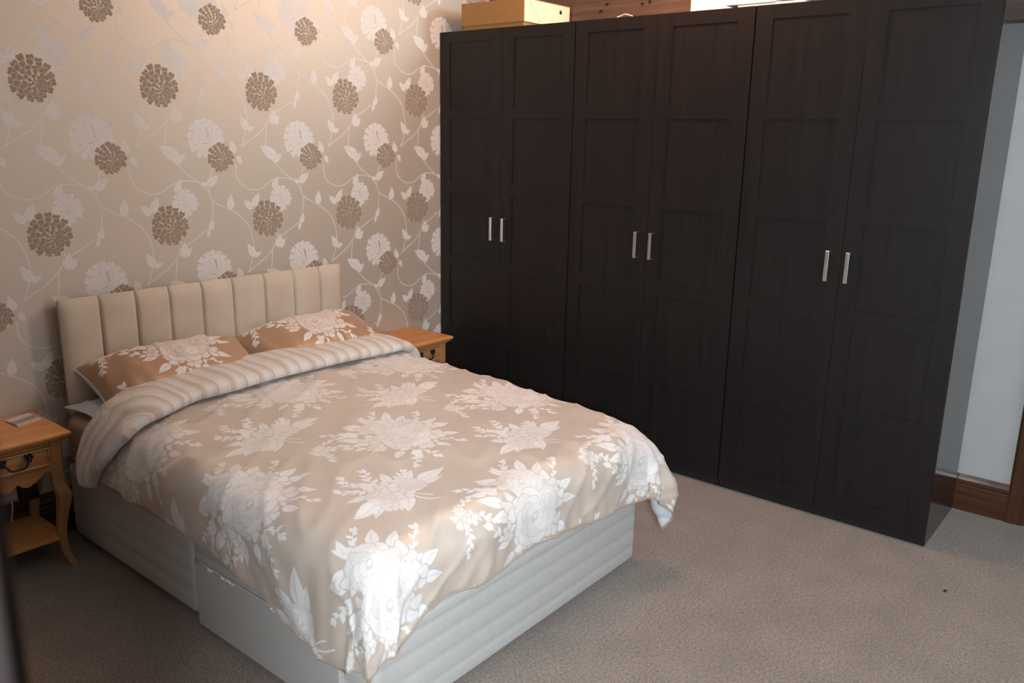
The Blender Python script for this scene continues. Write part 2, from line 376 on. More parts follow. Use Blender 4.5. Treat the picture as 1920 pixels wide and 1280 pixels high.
def bm_obj(name, bm, mat, parent=None, origin=None, smooth_=False):
    og = org(parent) if parent else (Vector(origin) if origin is not None else Vector((0, 0, 0)))
    bmesh.ops.translate(bm, verts=bm.verts, vec=-og)
    bmesh.ops.recalc_face_normals(bm, faces=bm.faces)
    me = bpy.data.meshes.new(name); bm.to_mesh(me); bm.free()
    if smooth_: me.polygons.foreach_set('use_smooth', [True] * len(me.polygons))
    o = link(name, me, mat, parent)
    if not parent and origin is not None: o.location = og; ORG[o.name] = og.copy()
    return o

def bbox(bm, x, y, z, bev=0.0, seg=2):
    r = bmesh.ops.create_cube(bm, size=1)
    for v in r['verts']:
        v.co = Vector((x[0] if v.co.x < 0 else x[1], y[0] if v.co.y < 0 else y[1], z[0] if v.co.z < 0 else z[1]))
    if bev:
        es = list({e for v in r['verts'] for e in v.link_edges})
        bmesh.ops.bevel(bm, geom=es, offset=bev, segments=seg, affect='EDGES', profile=0.5)

def box(name, x, y, z, mat, parent=None, bev=0.002, seg=2, origin=None):
    bm = bmesh.new(); bbox(bm, x, y, z, bev, seg); return bm_obj(name, bm, mat, parent, origin)

def boxes(name, L, mat, parent=None, bev=0.0015, origin=None):
    bm = bmesh.new()
    for x, y, z in L: bbox(bm, x, y, z, bev, 1)
    return bm_obj(name, bm, mat, parent, origin)

def tube_geo(pts, rad, n=8, cap=True):
    P = [Vector(p) for p in pts]; V = []; F = []; up = Vector((0, 0, 1)); prev = None
    for i, p in enumerate(P):
        t = (P[min(i + 1, len(P) - 1)] - P[max(i - 1, 0)]).normalized()
        a = prev - t * prev.dot(t) if prev else t.cross(up if abs(t.z) < .9 else Vector((1, 0, 0)))
        a.normalize(); b = t.cross(a); prev = a; r = rad[i] if isinstance(rad, (list, tuple)) else rad
        for k in range(n):
            q = 2 * math.pi * k / n; V.append(p + a * r * math.cos(q) + b * r * math.sin(q))
    for i in range(len(P) - 1):
        for k in range(n): F.append((i * n + k, i * n + (k + 1) % n, (i + 1) * n + (k + 1) % n, (i + 1) * n + k))
    if cap: F.append(tuple(range(n))[::-1]); F.append(tuple((len(P) - 1) * n + k for k in range(n)))
    return V, F

def tube(name, pts, rad, mat, parent=None, n=8, origin=None):
    V, F = tube_geo([tuple(p) for p in smooth(pts, 6)] if len(pts) > 2 else pts, rad, n); return mesh(name, V, F, mat, parent, True, None, origin)

def extrude_profile(name, prof, axis, a, b, mat, parent=None):
    """closed profile of (p, z) pairs swept along an axis; axis 'y': p is x, axis 'x': p is y"""
    n = len(prof); V = []
    for s_ in (a, b):
        for p, z in prof: V.append((p, s_, z) if axis == 'y' else (s_, p, z))
    F = [(i, (i + 1) % n, n + (i + 1) % n, n + i) for i in range(n)] + [tuple(range(n)), tuple(range(n, 2 * n))[::-1]]
    bm = bmesh.new(); vs = [bm.verts.new(v) for v in V]
    for f in F: bm.faces.new([vs[i] for i in f])
    return bm_obj(name, bm, mat, parent)

def thing(name, loc, label, cat, group=None):
    o = bpy.data.objects.new(name, None); COL.objects.link(o); o.location = loc; o.empty_display_size = .1
    ORG[o.name] = Vector(loc); return tag(o, label, cat, group)
def tag(o, label=None, cat=None, group=None, kind=None):
    if label: o['label'] = label
    if cat: o['category'] = cat
    if group: o['group'] = group
    if kind: o['kind'] = kind
    return o
def struct(o): o['kind'] = 'structure'; return o
def copy_tree(o, parent=None):
    c = o.copy(); COL.objects.link(c); ORG[c.name] = ORG.get(o.name, Vector()).copy()
    if parent: c.parent = parent
    for ch in list(o.children): copy_tree(ch, c)
    return c

# ------------------------------------------------------------------ room shell
H_ = 3.3
struct(box('floor', (-5.3, .75), (-5.3, .12), (-.08, 0), M['carpet'], bev=0))
def quad_wall(name, P, mat, uv=None, thick=(0, 0, 0)):
    V = [Vector(p) for p in P]; n = len(V); t = Vector(thick)
    V2 = V + [v + t for v in V]
    F = [tuple(range(n)), tuple(range(n, 2 * n))[::-1]] + [(i, (i + 1) % n, n + (i + 1) % n, n + i) for i in range(n)]
    return struct(mesh(name, V2, F, mat, None, False, uv))
P = [(-5.3, 0, 0), (.6, 0, 0), (.6, 0, H_), (-5.3, 0, H_)]
quad_wall('wall_back', P, M['wallpaper'], [(p[0] / PX, p[2] / PZ) for p in P] * 2, (0, .1, 0))
quad_wall('wall_right', [(.585, 0, 0), (.585, -3.27, 0), (.585, -3.27, 2.06), (.585, -4.1, 2.06), (.585, -4.1, 0), (.585, -5.2, 0), (.585, -5.2, H_), (.585, 0, H_)], M['white_wall'], None, (.1, 0, 0))
quad_wall('wall_left', [(-3.74, 0, 0), (-3.74, -3.31, 0), (-3.74, -3.31, H_), (-3.74, 0, H_)], M['tan_wall'], None, (-.16, 0, 0))
quad_wall('wall_left', [(-3.74, -4.35, 0), (-3.74, -5.2, 0), (-3.74, -5.2, H_), (-3.74, -4.35, H_)], M['tan_wall'], None, (-.16, 0, 0))
quad_wall('wall_front', [(-5.3, -5.2, 0), (.585, -5.2, 0), (.585, -5.2, H_), (-5.3, -5.2, H_)], M['tan_wall'], None, (0, -.1, 0))
quad_wall('wall_hall', [(-5.2, 0, 0), (-5.2, -5.2, 0), (-5.2, -5.2, H_), (-5.2, 0, H_)], M['tan_wall'], None, (-.1, 0, 0))
cl = [(.60, 2.66), (-.35, H_), (-5.3, H_), (-5.3, H_ + .1), (-.30, H_ + .1), (.75, 2.72)]
struct(extrude_profile('ceiling', cl, 'y', -5.3, .1, M['ceiling']))
# skirting boards
def skirt(d, t=.022):   # d: inward offsets from the wall
    return [(0, 0), (t, 0), (t, .128), (t * .80, .134), (t * .95, .142), (t * .95, .150), (t * .62, .156), (t * .42, .168), (t * .30, .178), (t * .22, .182), (0, .182)]
struct(extrude_profile('baseboard_right', [(.585 - p, z) for p, z in skirt(0)], 'y', -.03, -3.235, M['red_oak']))
struct(extrude_profile('baseboard_back', [(-p, z * 1.12) for p, z in skirt(0)], 'x', -3.70, -.006, M['red_oak_x']))
# beam over the wardrobe
bm = bmesh.new(); N = 26
for i in range(N + 1):
    y = -.0 - 5.0 * i / N; j = lambda k: .010 * noise.noise((y * 1.7, k * 3.1, 0))
    for k, (x, z) in enumerate([(.455, 2.285), (.583, 2.285), (.583, 2.62), (.455, 2.62)]): bm.verts.new((x + (j(k) if x < .5 else 0), y, z + j(k + 5)))
bm.verts.ensure_lookup_table()
for i in range(N):
    for k in range(4): bm.faces.new([bm.verts[i * 4 + k], bm.verts[i * 4 + (k + 1) % 4], bm.verts[(i + 1) * 4 + (k + 1) % 4], bm.verts[(i + 1) * 4 + k]])
bm.faces.new(bm.verts[:4]); bm.faces.new(bm.verts[-4:])
beam = struct(bm_obj('trim_1', bm, M['beam']))
for y, z in [(-.854, 2.473), (-.896, 2.507), (-1.13, 2.492), (-1.177, 2.499)]:
    V, F = tube_geo([(.470, y, z), (.440, y - .004, z - .004)], .006, 8); mesh('nail', V, F, M['iron'], beam)
# white block added over the beam's far stretch, standing in for skylight glare
bm = bmesh.new(); bbox(bm, (.425, .4545), (-2.9, -1.44), (2.40, 2.62), .012, 3); struct(bm_obj('trim_2', bm, M['beam_glare']))
# doorway on the right: architrave and leaf
d1 = thing('door_1', (.585, -3.65, 0), None, None); d1['kind'] = 'structure'
def arch(y0, y1):
    return [(.587, y0), (.562, y0), (.556, y0 + (y1 - y0) * .12), (.556, y0 + (y1 - y0) * .45), (.561, y0 + (y1 - y0) * .55), (.561, y0 + (y1 - y0) * .8), (.567, y0 + (y1 - y0) * .9), (.567, y1), (.587, y1)]
def vert_strip(name, prof, z0, z1, mat, parent):
    n = len(prof); bm = bmesh.new(); vs = [bm.verts.new((x, y, z)) for z in (z0, z1) for x, y in prof]
    for i in range(n): bm.faces.new([vs[i], vs[(i + 1) % n], vs[n + (i + 1) % n], vs[n + i]])
    bm.faces.new(vs[:n]); bm.faces.new(vs[n:]); return bm_obj(name, bm, mat, parent)
vert_strip('architrave', arch(-3.235, -3.32), 0, 2.1, M['red_oak_z'], d1)
vert_strip('architrave', arch(-4.13, -4.045), 0, 2.1, M['red_oak_z'], d1)
box('architrave', (.562, .587), (-4.045, -3.32), (2.02, 2.1), M['red_oak'], d1, .004)
leaf_o = boxes('door_leaf', [((.60, .64), (-3.42, -3.33), (.01, 2.01)), ((.60, .64), (-4.04, -3.95), (.01, 2.01)), ((.60, .64), (-3.95, -3.42), (.01, .22)), ((.60, .64), (-3.95, -3.42), (.85, 1.0)), ((.60, .64), (-3.95, -3.42), (1.9, 2.01))], M['red_oak_z'], d1)
for z in ((.22, .85), (1.0, 1.9)): box('panel', (.612, .63), (-3.95, -3.42), z, M['red_oak_z'], leaf_o, .003)
# doorway the photographer stands in: its near jamb
d2 = thing('door_2', (-3.80, -3.37, 0), None, None); d2['kind'] = 'structure'
box('jamb', (-3.93, -3.716), (-3.395, -3.345), (0, 2.05), M['jamb'], d2, .004, 3)
box('architrave', (-3.738, -3.7045), (-3.372, -3.29), (0, 2.1), M['jamb_trim'], d2, .003, 3)

# ------------------------------------------------------------------ wardrobes: three two-door units
DP = .556
def make_wardrobe():
    W = thing('wardrobe', (0, -.003, 0), 'x', 'wardrobe', 'black-brown two-door wardrobe units in a row')
    y = lambda a: -.003 - a
    boxes('carcass', [((.022, DP), (y(.018), y(0)), (0, 2.36)), ((.022, DP), (y(.999), y(.981)), (0, 2.36)), ((.022, DP), (y(.981), y(.018)), (2.335, 2.36)), ((.022, DP), (y(.981), y(.018)), (.05, .075)), ((DP - .006, DP), (y(.981), y(.018)), (.075, 2.335))], M['wenge_side'], W, .0012)
    box('plinth', (.024, .04), (y(.980), y(.019)), (0, .049), M['plinth'], W, .001)
    PT = [(2.297, 1.917), (1.860, 1.486), (1.412, 1.029), (.962, .574), (.492, .129)]
    for s in (0, 1):
        a0, a1 = (.0015, .4985) if s == 0 else (.5005, .9975)
        st = .080; i0, i1 = a0 + st, a1 - st
        L = [((0, .020), (y(i0), y(a0)), (.045, 2.358)), ((0, .020), (y(a1), y(i1)), (.045, 2.358))]
        zz = [2.358] + [v for p in PT for v in p] + [.045]
        for k in range(0, 12, 2): L.append(((0, .020), (y(i1), y(i0)), (zz[k + 1], zz[k])))
        d = boxes('door', L, M['wenge'], W, 0)
        # rounded outer arris strips keep the gap between doors crisp
        for hi, lo in PT: box('panel', (.0058, .015), (y(i1), y(i0)), (lo, hi), M['wenge'], d, 0)
        hc = y(.4445 if s == 0 else .5345)
        boxes('handle', [((-.034, -.028), (hc - .0085, hc + .0085), (1.150, 1.288)), ((-.029, .001), (hc - .007, hc + .007), (1.150, 1.157)), ((-.029, .001), (hc - .007, hc + .007), (1.281, 1.288))], M['steel'], d, .0012)
    return W
w0 = make_wardrobe()
w0['label'] = 'black-brown two-door wardrobe unit against the wallpapered wall, farthest of three'
w1 = copy_tree(w0); w1.location.y = -1.006; w1['label'] = 'middle black-brown two-door wardrobe unit, between the other two'
w2 = copy_tree(w0); w2.location.y = -2.009; w2['label'] = 'black-brown two-door wardrobe unit at the row end beside the white wall'

# ------------------------------------------------------------------ bed: divan base in two halves, drawer, headboard
XL, XR, YH, YF = -2.42, -.966, -.105, -2.0925
bed = thing('bed', (-1.69, -1.1, 0), 'double divan bed with grey-beige quilted base and beige channelled headboard', 'bed')
def quilted(name, x, y, z, seams, side_seams=True, mat=None, faces='LFR', bulge=.0035):
    """upholstered box whose sides puff out between horizontal seam lines"""
    zs = [z[0]]; offs = [-.006]
    lv = [z[0]] + seams + [z[1]]
    prof = []
    for a, b in zip(lv[:-1], lv[1:]):
        for k in range(7):
            t = k / 7; prof.append((a + (b - a) * t, bulge * (math.sin(math.pi * t) ** .45)))
    prof.append((z[1], 0)); prof.append((z[1] + .0005, -.03))
    ring = []; r = .028
    x0, x1 = x; y0, y1 = y
    def rr(o):
        pts = []
        for cx, cy, a0 in ((x1 - r, y1 - r, 0), (x0 + r, y1 - r, 90), (x0 + r, y0 + r, 180), (x1 - r, y0 + r, 270)):
            for k in range(5):
                a = math.radians(a0 + 90 * k / 4); pts.append((cx + (r + o) * math.cos(a), cy + (r + o) * math.sin(a)))
        return pts
    V = []; F = []; n = 20
    for zz, o in [(z[0], -.02)] + prof:
        V += [(px, py, zz) for px, py in rr(o)]
    m = len(prof) + 1
    for i in range(m - 1):
        for k in range(n): F.append((i * n + k, i * n + (k + 1) % n, (i + 1) * n + (k + 1) % n, (i + 1) * n + k))
    F.append(tuple(range(n))[::-1]); F.append(tuple((m - 1) * n + k for k in range(n)))
    return mesh(name, V, F, mat or M['divan'], bed, True)
quilted('base_section', (XL, XR), (-1.112, YH), (.035, .345), [.115, .195, .272])
foot = quilted('base_section', (XL - .006, XR), (YF, -1.120), (.030, .345), [.087, .162, .238, .305])
# drawer let into the left flank of the foot section: smooth front with a piped, torn top edge
dr = box('drawer', (XL - .024, XL + .02), (-1.957, -1.158), (.026, .283), M['divan'], bed, .006, 3)
tube('piping', [(XL - .022, -1.165, .281), (XL - .024, -1.4, .283), (XL - .024, -1.7, .282), (XL - .022, -1.95, .281)], .0045, M['divan'], dr)
for y0, ln in ((-1.255, .025), (-1.335, .05), (-1.385, .03), (-1.62, .03)):
    pts = [(XL - .026 - .002 * math.sin(k * 2.1), y0 - ln * k / 5, .279 + .003 * math.sin(k * 1.7 + y0 * 9)) for k in range(6)]
    tag(tube('torn_fabric', pts, [.001] + [.0045] * 29 + [.001], M['torn'], dr), 'torn white patch of the drawer edge')
for x, y in ((XL + .05, -1.09), (XL + .03, -1.145), (XR - .06, -1.14), (XR - .05, YF + .05), (XL + .07, YF + .06), (XL + .04, -.2), (XR - .05, -.2)):
    bm = bmesh.new(); bmesh.ops.create_cone(bm, cap_ends=True, segments=14, radius1=.019, radius2=.019, depth=.016, matrix=Matrix.Translation((x, y, .0195)) @ Matrix.Rotation(math.pi / 2, 4, 'Y'))
    bbox(bm, (x - .005, x + .005), (y - .005, y + .005), (.024, .05)); bm_obj('caster', bm, M['caster'], bed)
# headboard: backing and nine padded channels
hb = box('headboard', (-2.362, -.868), (-.075, -.026), (.545, 1.052), M['headb'], bed, .008, 3)
seam = [-2.372, -2.206, -2.045, -1.885, -1.720, -1.554, -1.371, -1.191, -1.022, -.868]
for k, (a, b) in enumerate(zip(seam[:-1], seam[1:])):
    V = []; F = []; nu, nv = 17, 17
    for i in range(nu):
        u = .5 - .5 * math.cos(math.pi * i / (nu - 1))
        for j in range(nv):
            v = j / (nv - 1); x = a + (b - a) * u; z = .545 + .512 * v
            e0 = min(u, 1 - u) * (b - a); first = (k == 0 and u < .5) or (k == 8 and u > .5)
            d = .024 * (1 - math.exp(-e0 / (.020 if first else .0035))) + .003 * math.sin(math.pi * u); dz = min(1 - v, v) * .512
            d *= (1 - math.exp(-dz / .016)) ** .6 if dz < .1 else 1
            wob = .004 * noise.noise((x * 6, z * 4, k)) * min(1, e0 / .02)
            sx = .004 * math.sin(z * 9 + k) * (1 if 0 < i < nu - 1 or True else 0) * (0 if (k == 0 and i == 0) or (k == 8 and i == nu - 1) else 1)
            V.append((x + (sx if i in (0, nu - 1) else 0), -.074 - d - wob, z + .004 * math.sin(math.pi * u) * (v > .9)))
    for i in range(nu - 1):
        for j in range(nv - 1): F.append((i * nv + j, (i + 1) * nv + j, (i + 1) * nv + j + 1, i * nv + j + 1))
    mesh('padded_channel', V, F, M['headb'], hb, True)
# mattress
def rounded_slab(name, x, y, z, r, mat, parent=None, origin=None):
    bm = bmesh.new(); bbox(bm, x, y, z, r, 5); return bm_obj(name, bm, mat, parent, origin, True)
tag(rounded_slab('mattress', (XL + .004, XR), (YF + .006, YH - .004), (.347, .572), .045, M['sheet'], None, (-1.69, -1.1, .347)), 'mattress in a tan fitted sheet lying on the divan base under the duvet', 'mattress')

# ------------------------------------------------------------------ duvet
CX0, CX1, CYF, RB = -2.36, -1.005, -2.035, .11
def RL(Y): return float(np.interp(-Y, [.35, .75, 1.2], [.25, .18, .11]))
def C1(Y): return float(np.interp(-Y, [.4, 1.4, 1.76, 2.03], [-.905, -.925, -.965, -1.005]))
def ztop(X, Y):
    return .640 - .030 * min(1, max(0, (-Y - .9) / 1.2)) + .014 * math.sin(math.pi * min(1, max(0, (X - CX0) / (CX1 - CX0))))
def drape(X, Y, corner=0.0):
    rb = RL(Y) if X < -1.6 else .115; ARC = rb * math.pi / 2
    c0 = -2.47 + rb; c1 = C1(Y)
    dx = X - min(c1, max(c0, X)); dy = min(0.0, Y - CYF); L = math.hypot(dx, dy); z = ztop(X, Y)
    cx, cy = X - dx, Y - dy
    if L < 1e-6: return Vector((X, Y, z))
    ux, uy = dx / L, dy / L
    if L < ARC: hor, dn = rb * math.sin(L / rb), rb * (1 - math.cos(L / rb))
    else: hor, dn = rb + .05 * (L - ARC), rb + (L - ARC)
    if dx and dy:
        th = math.atan2(abs(dy), abs(dx)); wgt = math.sin(2 * th) ** 1.0 * min(1, max(0, L - ARC * .5) / .2)
        rt = dx > 0
        hor += wgt * ((.075 if rt else .030) + (.026 if rt else .018) * math.cos(th * (13 if rt else 9) + .4))
    return Vector((cx + ux * hor, cy + uy * hor, z - dn))
def OLl(Y): return float(np.interp(-Y, [.3, .6, .9, 1.15, 1.4, 1.64, 1.72, 1.9, 2.035], [.24, .265, .285, .315, .33, .355, .405, .435, .425]))
def OLr(Y): return float(np.interp(-Y, [.3, 1.0, 2.035], [.30, .33, .36]))
def OLf(X): return float(np.interp(X, [-2.36, -2.27, -2.15, -2.03, -1.87, -1.73, -1.43, -1.17, -1.005], [.350, .290, .275, .305, .305, .285, .320, .335, .345]))
Y0 = -.46
def sheet_pt(p, q):
    Yc = Y0 + (CYF - Y0) * min(1, q); Xc = CX0 + (C1(Yc) - CX0) * min(1, max(0, p))
    cl_ = max(0, -p) * max(0, q - 1); cr = max(0, p - 1) * max(0, q - 1)
    kl = 1 - .25 * cl_; kr = 1 + .07 * cr
    X = Xc - max(0, -p) * OLl(Yc) * kl + max(0, p - 1) * OLr(Yc) * kr
    Y = Yc - max(0, q - 1) * OLf(Xc) * (kl if p < .5 else kr)
    return X, Y
def grid_axis(parts):
    o = []
    for a, b, n in parts: o += list(np.linspace(a, b, n, endpoint=False))
    return o + [parts[-1][1]]
PA = grid_axis([(-1, 0, 40), (0, 1, 84), (1, 2, 40)]); QA = grid_axis([(0, 1, 96), (1, 2, 40)])
nP, nQ = len(PA), len(QA)
pos = np.zeros((nP, nQ, 3)); uvs = np.zeros((nP, nQ, 2)); hd = np.zeros((nP, nQ))
for i, p in enumerate(PA):
    for j, q in enumerate(QA):
        X, Y = sheet_pt(p, q); v = drape(X, Y); pos[i, j] = v; uvs[i, j] = (X, Y)
        hd[i, j] = min((p + 1) * .3 if p < 0 else 9, (2 - p) * .33 if p > 1 else 9, (2 - q) * .31 if q > 1 else 9)
du = np.gradient(pos, axis=0); dv = np.gradient(pos, axis=1); nor = np.cross(dv, du); nor /= np.linalg.norm(nor, axis=2, keepdims=True) + 1e-12
if nor[nP // 2, nQ // 3, 2] < 0: nor = -nor
disp = np.zeros((nP, nQ))
for i in range(nP):
    for j in range(nQ):
        X, Y = uvs[i, j]
        d = .010 * noise.noise((X * 3.1, Y * 3.1, 1.0)) + .0045 * noise.noise((X * 8, Y * 8, 4.0))
        # soft creases: ridged noise stretched diagonally
        a = X * .75 + Y * .66; b = -X * .66 + Y * .75
        rn = 1 - abs(noise.noise((a * 2.0, b * 7.5, 9.0))) * 2.2
        d += .009 * max(0, rn) ** 4 * (1.0 + .8 * noise.noise((X * 2, Y * 2, 6)))
        lx = max(0, CX0 - X); ly = max(0, CYF - Y); rx = max(0, X - C1(Y))
        if lx > .05 or ly > .05 or rx > .05:      # folds running down the drop
            e = min(1, (max(lx, ly, rx) - .05) / .2)
            s_ = Y if lx > ly else X
            d += e * (.019 * noise.noise((s_ * 7.0, 3.3 if lx > ly else 7.7, max(lx, ly) * 2)) + .009 * noise.noise((s_ * 17, 1, max(lx, ly) * 3)))
        if X < -2.0 and -1.5 < Y < -.6:           # pulled creases running from the cuff down the left flank
            ph = (Y + .9) * 21 + (X + 2.4) * 9; f = math.exp(-((X + 2.42) / .22) ** 2) * math.exp(-((Y + .88) / .26) ** 2)
            d += .015 * f * math.sin(ph)
        disp[i, j] = d
th = .042 * np.sqrt(np.clip(hd / .07, 0, 1))
outer = pos + nor * (disp - .012 * (1 - np.sqrt(np.clip(hd / .06, 0, 1))))[..., None]
inner = outer - nor * th[..., None]
V = [tuple(v) for v in outer.reshape(-1, 3)] + [tuple(v) for v in inner.reshape(-1, 3)]
UV = [(u / BX, v / BY) for u, v in uvs.reshape(-1, 2)] * 2
UV = [(u + 1.745 / BX, v + 2.18 / BY) for u, v in UV]
F = []; o2 = nP * nQ
for i in range(nP - 1):
    for j in range(nQ - 1):
        a, b, c, d = i * nQ + j, (i + 1) * nQ + j, (i + 1) * nQ + j + 1, i * nQ + j + 1
        F.append((a, d, c, b)); F.append((o2 + a, o2 + b, o2 + c, o2 + d))
duvet = thing('duvet', (-1.69, -1.2, .60), 'tan satin duvet with white floral print and turned-down striped cuff spread over the bed', 'duvet')
# merge the two skins at the hem
bm = bmesh.new(); vs = [bm.verts.new(v) for v in V]; uvl = bm.loops.layers.uv.new('UVMap')
for k, f in enumerate(F):
    fc = bm.faces.new([vs[t] for t in f]); fc.smooth = True; fc.material_index = k % 2
    for lp, t in zip(fc.loops, f): lp[uvl].uv = UV[t]
bmesh.ops.remove_doubles(bm, verts=bm.verts, dist=1e-5)
bmesh.ops.translate(bm, verts=bm.verts, vec=-org(duvet))
me = bpy.data.meshes.new('cover'); bm.to_mesh(me); bm.free(); link('cover', me, [M['satin'], M['lining']], duvet)
# hem seam: thin cord following the edge
edge = [outer[0, j] for j in range(0, nQ, 2)] + [outer[i, nQ - 1] for i in range(2, nP - 1, 2)] + [outer[nP - 1, j] for j in range(nQ - 1, -1, -2)]
Vt, Ft = tube_geo([tuple(e) for e in edge], .0035, 6); tag(mesh('hem_seam', Vt, Ft, M['sheet'], duvet, True), 'plain tan seam along the hem')
# turned-down cuff: flattened roll lying over the head end
nU, nR = 150, 30; V = []; F = []; UV = []
for i in range(nU):
    u = i / (nU - 1); p = -1.02 + 2.78 * u
    ov = max(0, -p); rv = max(0, p - 1)
    back = float(np.interp(p, [-1.02, -.6, -.2, .03, .12, .3, .8, 1, 1.4, 1.8], [-.445, -.425, -.415, -.40, -.36, -.315, -.335, -.36, -.42, -.46]))
    front = float(np.interp(p, [-1.02, -.8, -.5, -.2, .05, .2, .5, .8, 1, 1.3, 1.8], [-.515, -.575, -.665, -.715, -.71, -.645, -.615, -.61, -.61, -.60, -.58]))
    endf = min(1, math.sqrt(max(0, 1 - (1 - min(1, u / .05)) ** 2)) if u < .05 else 1, math.sqrt(max(0, 1 - (1 - min(1, (1 - u) / .08)) ** 2)) if u > .92 else 1)
    T = float(np.interp(p, [-1, -.3, .2, .9, 1.2, 1.8], [.026, .036, .040, .038, .032, .02])) * (.25 + .75 * endf)
    yc = (back + front) / 2; hw = (back - front) / 2 * (.55 + .45 * endf)
    Xc = CX0 + (C1(yc) - CX0) * min(1, max(0, p))
    X = Xc - ov * .275 + rv * .30
    for k in range(nR):
        a = 2 * math.pi * k / nR; ca, sa = math.cos(a), math.sin(a)
        cy_ = math.copysign(abs(ca) ** .8, ca); cz_ = math.copysign(abs(sa) ** .75, sa)
        Y = yc + hw * cy_ + .007 * noise.noise((X * 5, a, 2.0)) * 2
        b0 = drape(X, Y); e = .004
        n = (drape(X + e, Y) - drape(X - e, Y)).cross(drape(X, Y + e) - drape(X, Y - e)).normalized()
        if n.z < -.2: n = -n
        h = .004 + T * (1 + cz_) + (.010 * noise.noise((X * 6, Y * 9, 5.0)) + .005 * noise.noise((X * 15, Y * 15, 2.0))) * (sa > 0)
        h += .012 * (1 + ca) / 2 * (1 if 0 < p < 1 else .4)
        V.append(b0 + n * h); bl = min(1, max(0, (.16 - p) / .28)); UV.append(((X + .1 * Y) * (1 - bl) + (-2.33 + (Y - yc) * 1.1) * bl, Y))
for i in range(nU - 1):
    for k in range(nR): F.append((i * nR + k, i * nR + (k + 1) % nR, (i + 1) * nR + (k + 1) % nR, (i + 1) * nR + k))
F.append(tuple(range(nR))[::-1]); F.append(tuple((nU - 1) * nR + k for k in range(nR)))
tag(mesh('cuff', V, F, M['stripe'], duvet, True, UV), 'ivory and beige striped underside folded back')

# ------------------------------------------------------------------ pillows
def pillow(name, c, half, thick, rot, mat, label, group=None, lining=True, seed=0, sag=0.0):
    L, Wd = half; n, m = 44, 30; R = Matrix.Rotation(rot[2], 3, 'Z') @ Matrix.Rotation(rot[0], 3, 'X') @ Matrix.Rotation(rot[1], 3, 'Y'); c = Vector(c)
    V = []; UV = []; F = []
    for s in (1, -1):
        for i in range(n + 1):
            for j in range(m + 1):
                a = math.sin((i / n - .5) * math.pi); b = math.sin((j / m - .5) * math.pi)
                x = a * L * (1 - .07 * (1 - abs(a) ** 2) * 0 - .075 * (1 - b * b) * abs(a) ** 3); y = b * Wd * (1 - .10 * (1 - a * a) * abs(b) ** 3)
                h = thick * max(0, (1 - a ** 4) * (1 - b ** 4)) ** .62
                rad = math.hypot(1 - abs(a), 1 - abs(b))
                wr = (.012 * noise.noise((x * 7 + seed, y * 5, s)) + .014 * max(0, 1 - 2.4 * abs(noise.noise((x * 9 + seed, y * 2.2, 3 + s)))) ** 3) * min(1, h / thick * 1.5)
                V.append(c + R @ Vector((x, y, s * (h + wr) - sag * a * a))); UV.append(((x + L) / BX, (y + Wd) / BY))
    st = (n + 1) * (m + 1)
    bm = bmesh.new(); vs = [bm.verts.new(v - c) for v in V]; ul = bm.loops.layers.uv.new('UVMap')
    for s in (0, 1):
        for i in range(n):
            for j in range(m):
                q = [i * (m + 1) + j, (i + 1) * (m + 1) + j, (i + 1) * (m + 1) + j + 1, i * (m + 1) + j + 1]
                if s: q = [t + st for t in q[::-1]]
                f = bm.faces.new([vs[t] for t in q]); f.smooth = True; f.material_index = s
                for lp, t in zip(f.loops, q): lp[ul].uv = UV[t]
    bmesh.ops.remove_doubles(bm, verts=bm.verts, dist=1e-5)
    root = thing(name, c, label, 'pillow', group)
    me = bpy.data.meshes.new('pillowcase'); bm.to_mesh(me); bm.free(); link('pillowcase', me, [mat, M['lining']], root)
    # piped seam round the rim
    rim = []
    for i in range(n + 1): rim.append((math.sin((i / n - .5) * math.pi), -1))
    for j in range(1, m + 1): rim.append((1, math.sin((j / m - .5) * math.pi)))
    for i in range(n - 1, -1, -1): rim.append((math.sin((i / n - .5) * math.pi), 1))
    for j in range(m - 1, -1, -1): rim.append((-1, math.sin((j / m - .5) * math.pi)))
    pts = []
    for a, b in rim:
        x = a * L * (1 - .075 * (1 - b * b) * abs(a) ** 3); y = b * Wd * (1 - .10 * (1 - a * a) * abs(b) ** 3); pts.append(c + R @ Vector((x, y, -sag * a * a)))
    Vt, Ft = tube_geo(pts, .005, 6); mesh('piping', Vt, Ft, M['lining'] if lining else mat, root, True)
    return root
pillow('pillow', (-1.965, -.275, .700), (.385, .187), .105, (math.radians(24), 0, math.radians(-2)), M['satin_shade'], 'tan satin pillow with white flowers on the bed\'s left side', None, True, 1, .02)
pillow('pillow', (-1.200, -.277, .708), (.410, .187), .105, (math.radians(24), 0, math.radians(1)), M['satin_shade'], 'tan satin pillow with white flowers next to the right-hand nightstand', None, True, 7, .03)
pillow('pillow', (-2.015, -.275, .606), (.395, .150), .030, (math.radians(2), 0, math.radians(1)), M['lining'], 'flat grey-white pillow lying underneath the left floral pillow', None, True, 4)

